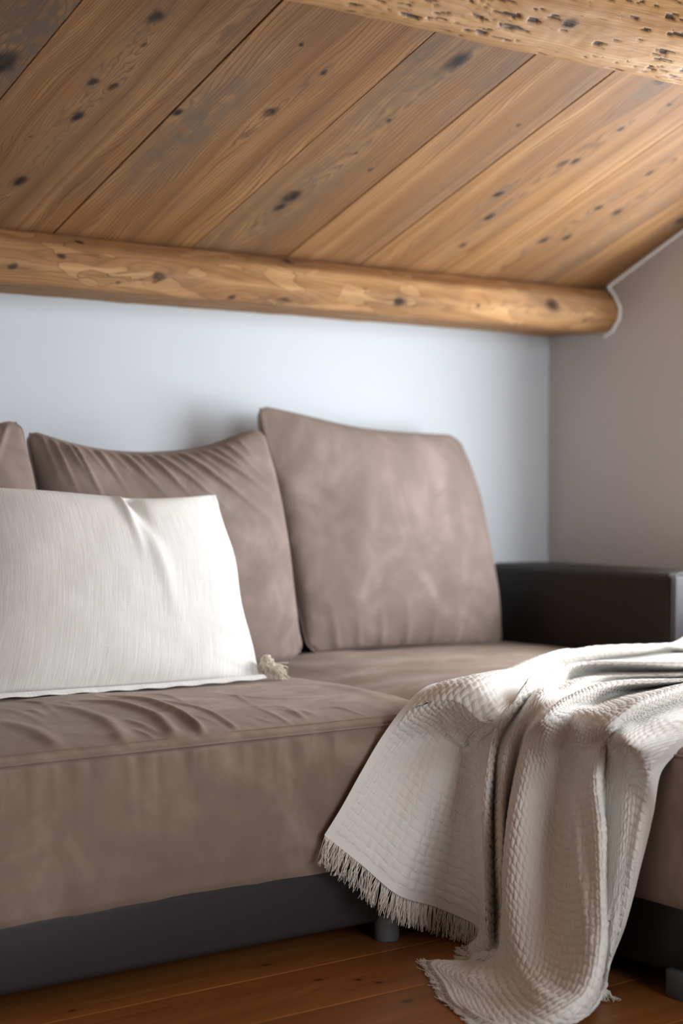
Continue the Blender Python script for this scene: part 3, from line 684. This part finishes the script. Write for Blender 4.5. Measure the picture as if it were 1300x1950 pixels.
# white pillow
tl, tr_ = W(-60, 922, 'y', 3.20), W(412, 940, 'y', 3.16); br, bl = W(498, 1292, 'z', .462), W(-75, 1334, 'z', .462)
br[1] = br[1]; pil = empty('throw_pillow', tuple((br+bl)/2), 'white linen throw pillow with a corner tassel propped on the seat', 'pillow')
def bumpsp(U, V):
    t = 1-V; h = .004*fbm(U*3+5, V*3, 53, 3)+.0015*fbm(U*8, V*8, 57, 2)
    c = .555+.06*t                         # the pinched dent in the upper edge
    h = h+.013*np.exp(-((U-c+.018)/.018)**2)*np.exp(-(t/.22)**2)-.020*np.exp(-((U-c-.030-.06*t)/.030)**2)*np.exp(-((t-.03)/.14)**2)
    h = h+.006*np.exp(-((U-c-.01-.1*t)/.03)**2)*np.exp(-((t-.35)/.25)**2)
    h = h-.006*np.exp(-((V-.10-.9*(1-U))/.03)**2)*np.exp(-((1-U)/.10)**2)
    h = h+.005*np.exp(-((V-.05-.5*(1-U))/.025)**2)*np.exp(-((1-U)/.12)**2)
    return h
fp, Bm, Rr, Tt, Ll, pn = cushion(pil, 'cover', [tl]+px((0, 929, 'y', 3.18), (80, 936, 'y', 3.17), (185, 946, 'y', 3.16), (240, 951, 'y', 3.16), (330, 949, 'y', 3.16), (380, 944, 'y', 3.16))+[tr_],
        [bl, bl*.66+br*.34+np.array([0, 0, -.002]), bl*.33+br*.67+np.array([0, 0, -.003]), br],
        [bl, (bl+tl)/2+np.array([.02, 0, 0]), tl], [br]+px((480, 1235, 'y', 3.07), (457, 1160, 'y', 3.10), (441, 1060, 'y', 3.13), (424, 1000, 'y', 3.15))+[tr_], .085, .085, M_LINEN, bumpsp, uvs=(.60, .45), seam=False, n=190, ex=.42, crad=.004, ear=.7)
# flat hem along the foot of the pillow
def hem(name, C, out, w, mat, root):
    n = len(C); k = 7; P = np.zeros((k, n, 3))
    for j in range(k):
        s = j/(k-1); P[j] = C+out*(w*s)+pn*(.004*math.sin(math.pi*(.5+s*.5)))+np.array([0, 0, 1])*(.0012*np.sin(np.arange(n)*.31+1.0)*s)[:, None]
    Pb = P-pn*.006; V = np.concatenate([P.reshape(-1, 3), Pb.reshape(-1, 3)])
    Fc = np.concatenate([gfaces(k, n), gfaces(k, n, True, k*n)])
    i = np.arange(n-1); Fc = np.concatenate([Fc, np.stack([(k-1)*n+i, (k-1)*n+i+1, k*n+(k-1)*n+i+1, k*n+(k-1)*n+i], -1)])
    uv = np.tile(np.stack([np.linspace(0, .6, n)[None].repeat(k, 0), np.linspace(0, .02, k)[:, None].repeat(n, 1)], -1).reshape(-1, 2), (2, 1))
    return adopt(mesh_obj(name, V, Fc, mat, None, True, uv=uv), root)
hem('hem', Bm[3:-3]+pn*.022+np.array([0, 0, .004]), np.array([.02, -.93, -.36]), .018, M_LINEN, pil)
# tassel: a wrapped ball of yarn and loose ends
rt = random.Random(11); tc = W(508, 1266, 'y', br[1]-.005)
tas = []; trd = []
for k in range(190):
    a = rt.uniform(0, 2*math.pi); b = math.acos(rt.uniform(-1, 1)); d = np.array([math.sin(b)*math.cos(a), math.sin(b)*math.sin(a), math.cos(b)])
    e = np.cross(d, [rt.gauss(0, 1) for _ in range(3)]); e /= np.linalg.norm(e)
    r = rt.uniform(.014, .0205); L = rt.uniform(.4, 1.1)
    tas.append(np.array([tc+r*np.array([.85, .85, 1.15])*(d*math.cos(q)+e*math.sin(q)) for q in np.linspace(0, L, 6)])); trd.append([.0011]*6)
for k in range(46):
    d = np.array([.9+rt.gauss(0, .25), -.5+rt.gauss(0, .35), -.55+rt.gauss(0, .35)]); d /= np.linalg.norm(d); L = rt.uniform(.022, .042)
    p0 = tc+d*.012; P = []
    for q in np.linspace(0, 1, 7):
        p = p0+d*L*q+np.array([0, 0, -.006*q*q])+np.array([rt.gauss(0, .0012), rt.gauss(0, .0012), rt.gauss(0, .0012)])*q; p[2] = max(p[2], .456); P.append(p)
    tas.append(np.array(P)); trd.append([.0010]*7)
to = tubes('tassel', tas, trd, M_YARN, None, 5); to['label'] = 'cream yarn tassel'; adopt(to, pil)

# ------------------------------------------------------------------ blanket
def w3(*p): return np.array(p, float)
Zt = lambda a, b, z: W(a, b, 'z', z)
Xf = lambda a, b, x: W(a, b, 'x', x)
Yf = lambda a, b, y: W(a, b, 'y', y)
cols = [
 # (top part: far end -> turn over the edge), (drop: turn -> hem)
 ([w3(3.22, 2.82, .468), w3(3.02, 2.79, .466), w3(2.72, 2.74, .466), w3(2.42, 2.66, .466), Zt(764, 1352, .452)], [Yf(722, 1410, 2.518), Yf(688, 1468, 2.512), Yf(645, 1545, 2.510), Yf(617, 1590, 2.512)]),
 ([w3(3.24, 2.76, .512), Zt(1300, 1224, .512), Zt(1137, 1231, .512), Zt(1010, 1270, .505), Zt(876, 1334, .480)], [Yf(810, 1400, 2.512), Yf(770, 1480, 2.500), Yf(730, 1575, 2.492), Yf(694, 1652, 2.488)]),
 ([w3(3.24, 2.72, .472), Zt(1300, 1242, .472), Zt(1145, 1252, .470), Zt(1030, 1292, .463), Zt(915, 1368, .450)], [Yf(848, 1405, 2.485), Yf(822, 1490, 2.470), Yf(792, 1595, 2.458), Yf(754, 1702, 2.452)]),
 ([w3(3.24, 2.68, .478), Zt(1300, 1248, .482), Zt(1145, 1258, .478), Zt(1045, 1300, .463), Zt(942, 1366, .450)], [Xf(888, 1426, 2.225), Xf(872, 1510, 2.205), Xf(850, 1615, 2.195), Xf(832, 1728, 2.180)]),
 ([w3(3.24, 2.65, .480), Zt(1300, 1254, .482), Zt(1140, 1262, .478), Zt(1052, 1304, .465), Zt(960, 1362, .454)], [Xf(920, 1415, 2.215), Xf(902, 1510, 2.205), Xf(902, 1635, 2.200), Xf(902, 1758, 2.195)]),
 ([w3(3.24, 2.61, .503), Zt(1300, 1264, .512), Zt(1120, 1262, .508), Zt(1040, 1286, .500), Zt(978, 1335, .480)], [Xf(943, 1398, 2.195), Xf(930, 1480, 2.165), Xf(924, 1640, 2.150), Xf(926, 1770, 2.14), Zt(925, 1800, .03), Zt(892, 1804, .012)]),
 ([w3(3.24, 2.57, .475), Zt(1300, 1278, .478), Zt(1140, 1280, .474), Zt(1060, 1308, .468), Zt(992, 1348, .459)], [Xf(957, 1400, 2.228), Xf(942, 1500, 2.222), Xf(941, 1640, 2.215), Xf(944, 1770, 2.205), Zt(940, 1808, .022), Zt(898, 1816, .010)]),
 ([w3(3.24, 2.54, .492), Zt(1300, 1284, .490), Zt(1150, 1288, .484), Zt(1070, 1316, .474), Zt(1006, 1352, .464)], [Xf(976, 1400, 2.212), Xf(956, 1500, 2.185), Xf(953, 1640, 2.165), Xf(955, 1770, 2.155), Zt(950, 1812, .03), Zt(892, 1832, .010)]),
 ([w3(3.24, 2.51, .474), Zt(1300, 1291, .474), Zt(1160, 1298, .472), Zt(1080, 1326, .468), Zt(1020, 1362, .458)], [Xf(990, 1412, 2.232), Xf(967, 1520, 2.226), Xf(964, 1640, 2.215), Xf(960, 1770, 2.190), Zt(948, 1822, .018), Zt(862, 1830, .010)]),
 ([w3(3.24, 2.46, .503), Zt(1300, 1294, .506), Zt(1170, 1303, .504), Zt(1095, 1328, .496), Zt(1036, 1370, .476)], [Xf(1010, 1425, 2.185), Xf(985, 1540, 2.135), Xf(966, 1660, 2.095), Xf(962, 1760, 2.065), Zt(952, 1838, .040), Zt(895, 1858, .018), Zt(820, 1834, .010)]),
 ([w3(3.24, 2.40, .473), Zt(1300, 1302, .475), Zt(1195, 1318, .472), Zt(1135, 1340, .468), Zt(1085, 1376, .458)], [Xf(1070, 1425, 2.225), Xf(1062, 1540, 2.195), Xf(1052, 1680, 2.135), Xf(1040, 1790, 2.065), Zt(1010, 1880, .050), Zt(940, 1900, .018), Zt(842, 1868, .010)]),
 ([w3(3.24, 2.34, .502), Zt(1300, 1308, .512), Zt(1245, 1328, .508), Zt(1198, 1350, .500), Zt(1161, 1378, .480)], [Xf(1143, 1420, 2.200), Xf(1134, 1480, 2.160), Xf(1143, 1570, 2.120), Xf(1146, 1700, 2.065), Xf(1146, 1800, 2.015), Xf(1125, 1890, 1.985), Zt(1050, 1945, .030), Zt(960, 1948, .014), Zt(880, 1920, .010)]),
 ([w3(3.24, 2.28, .470), Zt(1300, 1338, .468), Zt(1250, 1352, .467), Zt(1210, 1370, .464), Zt(1172, 1396, .457)], [Xf(1154, 1440, 2.232), Xf(1150, 1560, 2.222), Xf(1150, 1700, 2.190), Xf(1150, 1800, 2.160), Xf(1142, 1862, 2.15), Zt(1110, 1930, .03), Zt(1010, 1960, .012)]),
 ([w3(3.24, 2.16, .470), Zt(1330, 1372, .467), Zt(1290, 1382, .466), Zt(1255, 1394, .462), Zt(1216, 1420, .452)], [Xf(1203, 1470, 2.222), Xf(1195, 1560, 2.210), Xf(1182, 1700, 2.195), Xf(1168, 1790, 2.185), Xf(1150, 1850, 2.175), Zt(1148, 1888, .015), Zt(1140, 1896, .010)]),
 ([w3(3.24, 2.00, .470), w3(2.75, 1.97, .469), w3(2.50, 1.96, .467), w3(2.36, 1.955, .462), Xf(1286, 1436, 2.252)], [Xf(1262, 1462, 2.228), Xf(1245, 1546, 2.218), Xf(1217, 1660, 2.208), Xf(1190, 1765, 2.200), Xf(1155, 1858, 2.190), Zt(1152, 1884, .012), Zt(1160, 1889, .010)]),
]
NT_, ND = 26, 44
CP = []
for top, drop in cols:
    full = np.array(top+drop); L = np.r_[0, np.cumsum(np.linalg.norm(full[1:]-full[:-1], axis=1))]
    D = crom(full, np.linspace(0, 1, 1200), L/L[-1]); l = np.linspace(0, 1, 1200)*L[-1]
    q = np.r_[np.interp(np.linspace(0, 4, NT_, endpoint=False), np.arange(5), L[:5]), np.linspace(L[4], L[-1], ND+1)]
    CP.append(np.stack([np.interp(q, l, D[:, k]) for k in range(3)], 1))
CP = np.array(CP)                                   # columns x stations x 3
Lc = np.linalg.norm(CP[:, 1:]-CP[:, :-1], axis=2); vcol = np.concatenate([Lc[:, ::-1].cumsum(1)[:, ::-1], np.zeros((len(CP), 1))], 1)   # length up from the hem
seg = np.linalg.norm(CP[1:]-CP[:-1], axis=2); um = np.r_[0, np.cumsum(np.median(seg[:, NT_+4:NT_+38], axis=1))]
uk = um/um[-1]; UW = um[-1]
NU, NV = 720, 680
uu = np.linspace(0, 1, NU)
G = crom(CP, uu, uk)                                # NU x stations x 3
VL = crom(vcol[..., None], uu, uk)[..., 0]
G = crom(np.swapaxes(G, 0, 1), np.linspace(0, 1, NV)); VL = crom(VL.T[..., None], np.linspace(0, 1, NV))[..., 0]
def blur(a, k, axis):
    for _ in range(k):
        s1 = np.roll(a, 1, axis); s2 = np.roll(a, -1, axis); b = .5*a+.25*(s1+s2)
        sl0 = [slice(None)]*a.ndim; sl0[axis] = slice(1, -1); a = a.copy(); a[tuple(sl0)] = b[tuple(sl0)]
    return a
G = blur(blur(G, 8, 0), 4, 1)
VL = blur(VL, 30, 1)
UU = np.broadcast_to(uu[None]*UW*1.22, VL.shape); UW_ = UW*1.22; U0_ = 0.
G = G+gnormals(G)*(.004*fbm(UU*9, VL*7, 61, 3))[..., None]*smooth(0, .02, UU-U0_)[..., None]
def crease(path, A, w):
    """a small soft fold laid along a line on the cloth"""
    global G
    q = G-CC; dep = q@CF; sx = 650+FPX*(q@CR)/dep; sy = 975-FPX*(q@CU)/dep
    P = []
    for (a, b) in path:
        d2 = (sx-a)**2+(sy-b)**2; k = np.where(d2 < d2.min()+30, dep, 99).argmin(); P.append(G.reshape(-1, 3)[k])
    P = resample(np.array(P), 40); best = np.full(G.shape[:2], 9.); tb = np.zeros(G.shape[:2])
    for k in range(40):
        d = np.linalg.norm(G-P[k], axis=2); m = d < best; best = np.where(m, d, best); tb = np.where(m, k/39, tb)
    Nn = gnormals(G)
    if Nn[NV*3//4, NU//2, 0] > 0: Nn = -Nn
    G = G+Nn*(A*np.exp(-(best/w)**2)*np.sin(np.pi*np.clip(tb, .05, .95))**.5)[..., None]
crease([(852, 1372), (866, 1405), (888, 1428), (918, 1398), (945, 1366)], .013, .011)
crease([(1086, 1500), (1100, 1580), (1112, 1680), (1118, 1790)], .012, .016)
crease([(1228, 1480), (1218, 1560), (1200, 1660), (1178, 1770)], .006, .008)
crease([(1010, 1860), (1040, 1905), (1090, 1925)], .010, .02)
CS = .0175
cu, cv = UU/CS, VL/CS; fu, fv = cu-np.floor(cu), cv-np.floor(cv); par = (np.floor(cu)+np.floor(cv)) % 2
arch = lambda s: np.sin(np.pi*s)**.7; flat = lambda s: .60+.40*np.sin(np.pi*s)**.3
weave = np.where(par > .5, arch(fu)*flat(fv), arch(fv)*flat(fu))
border = smooth(.022, .028, UU-U0_)*smooth(.022, .028, UW_-UU)*smooth(.014, .022, VL)
N = gnormals(G)
if N[NV*3//4, NU//2, 0] > 0: N = -N
G0 = G.copy()
G = G+N*(.0035*weave*border+.0008*(1-border))[..., None]
G[..., 2] = np.maximum(G[..., 2], .004)
blanket = empty('throw_blanket', (2.2, 2.2, 0), 'cream basket-weave throw blanket with fringed hem draped over the chaise edge to the floor', 'blanket')
bo = mesh_obj('cloth', G.reshape(-1, 3), gfaces(NV, NU), M_BLANKET, None, True, uv=np.stack([UU.ravel(), VL.ravel()], -1)); adopt(bo, blanket)
# fringe along the hem
rf = random.Random(5); paths, rads = [], []
hem_l = np.r_[0, np.cumsum(np.linalg.norm(np.diff(G0[-1], axis=0), axis=1))]
ns = int(hem_l[-1]/.0012)
for k in range(ns):
    s = (k+rf.random())/ns*hem_l[-1]; i = min(int(np.searchsorted(hem_l, s)), NU-1)
    p = G0[-1, i]+N[-1, i]*.001; d = G0[-1, i]-G0[-16, i]; d /= np.linalg.norm(d)
    side = (G0[-1, min(i+3, NU-1)]-G0[-1, max(i-3, 0)]); side /= max(np.linalg.norm(side), 1e-9)
    clump = .5*math.sin(s*520)+.4*math.sin(s*173+1)+.3*math.sin(s*960)
    d = d+side*(rf.gauss(0, .10)+clump*.42)+np.array([0, 0, -.35])+N[-1, i]*rf.gauss(.02, .12); d /= np.linalg.norm(d)
    L = .040*rf.uniform(.72, 1.12); P = []
    cx, cy, ph = rf.gauss(0, .005), rf.gauss(0, .003), rf.random()*2+2*math.sin(s*210)
    for q in np.linspace(0, 1, 8):
        a = p+d*L*q+np.array([0, 0, -.010*q*q])+side*(cx*math.sin(q*4+ph)*q)+N[-1, i]*(cy*q*q)
        if a[2] < .003: a[2] = .003+rf.random()*.003
        P.append(a)
    paths.append(np.array(P)); rads.append([.00068]*6+[.0006, .0005])
fr = tubes('fringe', paths, rads, M_FRINGE, None, 5); fr['kind'] = 'stuff'; fr['label'] = 'loose cream fringe'; adopt(fr, blanket)
